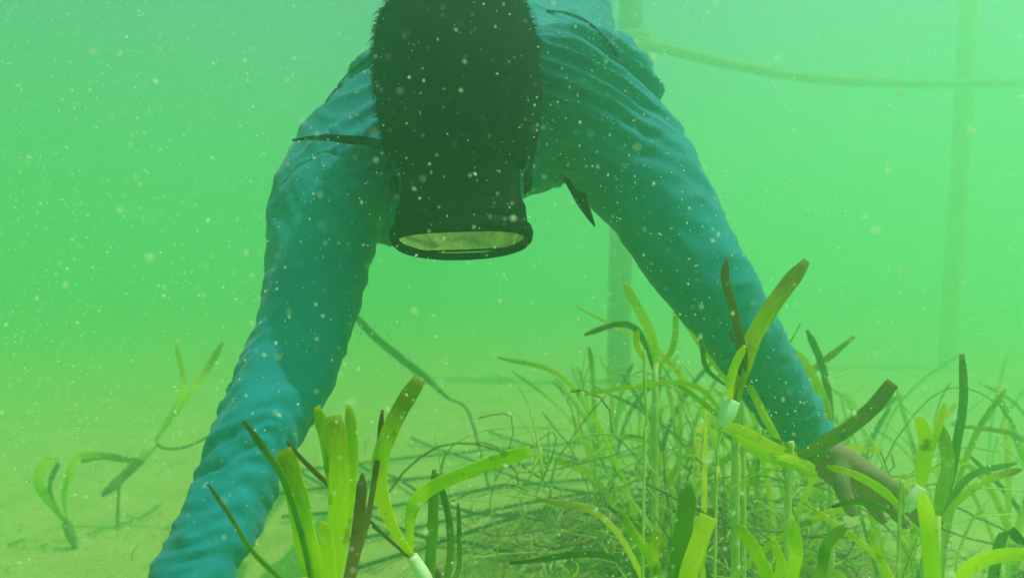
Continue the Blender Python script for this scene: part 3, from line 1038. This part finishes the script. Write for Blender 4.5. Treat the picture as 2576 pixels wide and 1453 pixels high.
# ------------------------------------------------------------------ root heap, fragments
RH = random.Random(21)
for i in range(16):
    a = RH.uniform(0, 6.28)
    r = abs(RH.gauss(0, .16))
    x, y = HEAPX + r * math.cos(a) * 1.3, HEAPY - .05 + r * math.sin(a)
    d = RH.uniform(0, 6.28)
    L = RH.uniform(.10, .28)
    pts = []
    for j in range(5):
        s = (j / 4 - .5) * L
        X, Y = x + math.cos(d) * s + RH.uniform(-.015, .015), y + math.sin(d) * s + RH.uniform(-.015, .015)
        pts.append(Vector((X, Y, ground_z(X, Y) + .01 + RH.uniform(0, .06) * math.exp(-(r / .2) ** 2) + .02)))
    o = tube("rhizome", pts, [RH.uniform(.004, .009) for _ in pts], RH.choice([M_ROOT, M_ROOT, M_DEAD]), None, 8, 18, .3, i)
    tag(o, "brown woody seagrass rhizome in the tangled heap by the bottom", "rhizome", "rhizomes in the root heap")


def litter(name, n, seed, mat, label, near, lmax):
    """torn leaf bits and root hairs strewn over the bottom"""
    V, F = [], []
    R = random.Random(seed)
    for i in range(n):
        if R.random() < near:
            x, y = R.gauss(HEAPX, .32), R.gauss(HEAPY - .08, .24)
        else:
            x, y = R.uniform(-1.8, 2), R.uniform(1.2, 3)
        if y < .9:
            continue
        d, L = R.uniform(0, 6.28), R.uniform(.008, lmax)
        w = R.uniform(.0007, .0026)
        lift = R.uniform(0, .06) if R.random() < .5 else R.uniform(0, .015)
        bend = R.uniform(-.4, .4) * L
        pts = []
        for j in range(5):
            q = (j / 4 - .5) * L
            o_ = bend * (1 - (j / 2 - 1) ** 2)
            X, Y = x + math.cos(d) * q - math.sin(d) * o_, y + math.sin(d) * q + math.cos(d) * o_
            pts.append(Vector((X, Y, ground_z(X, Y) + .003 + lift * j / 4 + R.uniform(0, .004))))
        v, f = tube_data(pts, [(w, w * .5)] * 5, 5)
        o = len(V)
        V += v
        F += [tuple(o + k for k in q) for q in f]
    tag(link(name, mesh(name, V, F), mat), label, None, None, "stuff")


litter("plant_litter", 1300, 8, plain("dead_bits", (.30, .27, .06), (.80, .74, .28), 9, .8, 0), "pale scraps of dead seagrass strewn over the bottom", .75, .05)
litter("root_litter", 900, 9, plain("dark_bits", (.10, .12, .02), (.26, .24, .06), 12, .9, 0), "dark root hairs and rotting leaf bits on the bottom under the shoots", .93, .11)


def tangle():
    """loose see-through thicket of thin stems, roots and narrow blades round the planted shoots"""
    R = random.Random(17)
    for name, mat, n, label in (("stem_tangle", M_STEM, 110, "loose tangle of thin pale yellow stems below the straight arm"),
                                ("root_tangle", M_ROOT, 150, "loose tangle of thin brown roots below the straight arm"),
                                ("blade_tangle", plain("thin_blade", (.20, .34, .02), (.44, .60, .04), 10, .6, 0), 150, "loose tangle of narrow green blades below the straight arm")):
        V, F = [], []
        for i in range(n):
            c = Vector((R.gauss(.38, .28), R.gauss(1.22, .17), .22 + abs(R.gauss(0, .17))))
            if c.y < .85 or abs(c.x - .38) > .5 or c.z > .58:
                continue
            d = Vector((R.gauss(0, 1), R.gauss(0, .6), R.gauss(0, .55))).normalized()
            L = R.uniform(.05, .28)
            bnd = Vector((R.gauss(0, 1), R.gauss(0, 1), R.gauss(0, 1))) * L * .14
            w = R.uniform(.0007, .0019) * (1.7 if name == "blade_tangle" else 1)
            pts = []
            for j in range(9):
                q = j / 8 - .5
                p = c + d * (q * L) + bnd * (1 - 4 * q * q) + Vector((1, 0, .6)) * (.006 * noise.noise(Vector((i, j * .6, 2))))
                p.z = max(p.z, ground_z(p.x, p.y) + .004)
                pts.append(p)
            v, f = tube_data(pts, [(w * (1 - .5 * j / 8), w * (.3 if name == "blade_tangle" else 1)) for j in range(9)], 5)
            o = len(V)
            V += v
            F += [tuple(o + k for k in q) for q in f]
        tag(link(name, mesh(name, V, F), mat), label, None, None, "stuff")


tangle()


# ------------------------------------------------------------------ suspended matter
def motes():
    V, F = [], []
    R = random.Random(4)
    octf = [(0, 2, 4), (2, 1, 4), (1, 3, 4), (3, 0, 4), (2, 0, 5), (1, 2, 5), (3, 1, 5), (0, 3, 5)]
    for n in range(52000):
        if n < 45000:
            x, y, z = R.uniform(-.8, .8), R.uniform(.24, .95), R.uniform(.3, 1.35)
            r = min(.0013, .00041 * math.exp(R.gauss(0, .55)))
        else:
            x, y, z = R.uniform(-1.6, 1.6), R.uniform(.3, 2.1), R.uniform(.1, 1.9)
            r = min(.0026, .00052 * math.exp(R.gauss(0, .5)))
        p = Vector((x, y, z))
        M = Euler((R.uniform(0, 6), R.uniform(0, 6), R.uniform(0, 6))).to_matrix()
        sx, sy, sz = r * R.uniform(.7, 1.9), r, r * R.uniform(.4, 1)
        o = len(V)
        for q in ((sx, 0, 0), (-sx, 0, 0), (0, sy, 0), (0, -sy, 0), (0, 0, sz), (0, 0, -sz)):
            V.append(p + M @ Vector(q))
        F += [tuple(o + k for k in f) for f in octf]
    m, t, b = new_mat("silt_flake")
    b.inputs["Base Color"].default_value = (.95, .94, .86, 1)
    b.inputs["Roughness"].default_value = .6
    tr = t.nodes.new("ShaderNodeBsdfTranslucent")
    tr.inputs[0].default_value = (.95, .94, .86, 1)
    ms = t.nodes.new("ShaderNodeMixShader")
    ms.inputs[0].default_value = .6
    t.links.new(b.outputs[0], ms.inputs[1])
    t.links.new(tr.outputs[0], ms.inputs[2])
    t.links.new(ms.outputs[0], t.nodes["Material Output"].inputs[0])
    tag(link("suspended_dust", mesh("suspended_dust", V, F), m, None, False), "tiny pale silt flakes drifting through the whole water", None, None, "stuff")


motes()


# ------------------------------------------------------------------ the murky water itself
def water():
    x, y0, y1, z0, z1 = 40, -39, 41, -1.1, 3.0
    V = [(-x, y0, z0), (x, y0, z0), (x, y1, z0), (-x, y1, z0), (-x, y0, z1), (x, y0, z1), (x, y1, z1), (-x, y1, z1)]
    F = [(0, 3, 2, 1), (4, 5, 6, 7), (0, 1, 5, 4), (1, 2, 6, 5), (2, 3, 7, 6), (3, 0, 4, 7)]
    m = bpy.data.materials.new("murky_water")
    m.use_nodes = True
    t = m.node_tree
    t.nodes.remove(t.nodes["Principled BSDF"])
    v = t.nodes.new("ShaderNodeVolumePrincipled")
    v.inputs["Density"].default_value = .32
    v.inputs["Color"].default_value = (.41, .93, .57, 1)
    v.inputs["Absorption Color"].default_value = (0, 0, 0, 1)
    v.inputs["Anisotropy"].default_value = .6
    t.links.new(v.outputs[0], t.nodes["Material Output"].inputs["Volume"])
    tag(link("haze", mesh("haze", V, F), m, None, False), "murky green water full of fine silt", None, None, "stuff")


water()
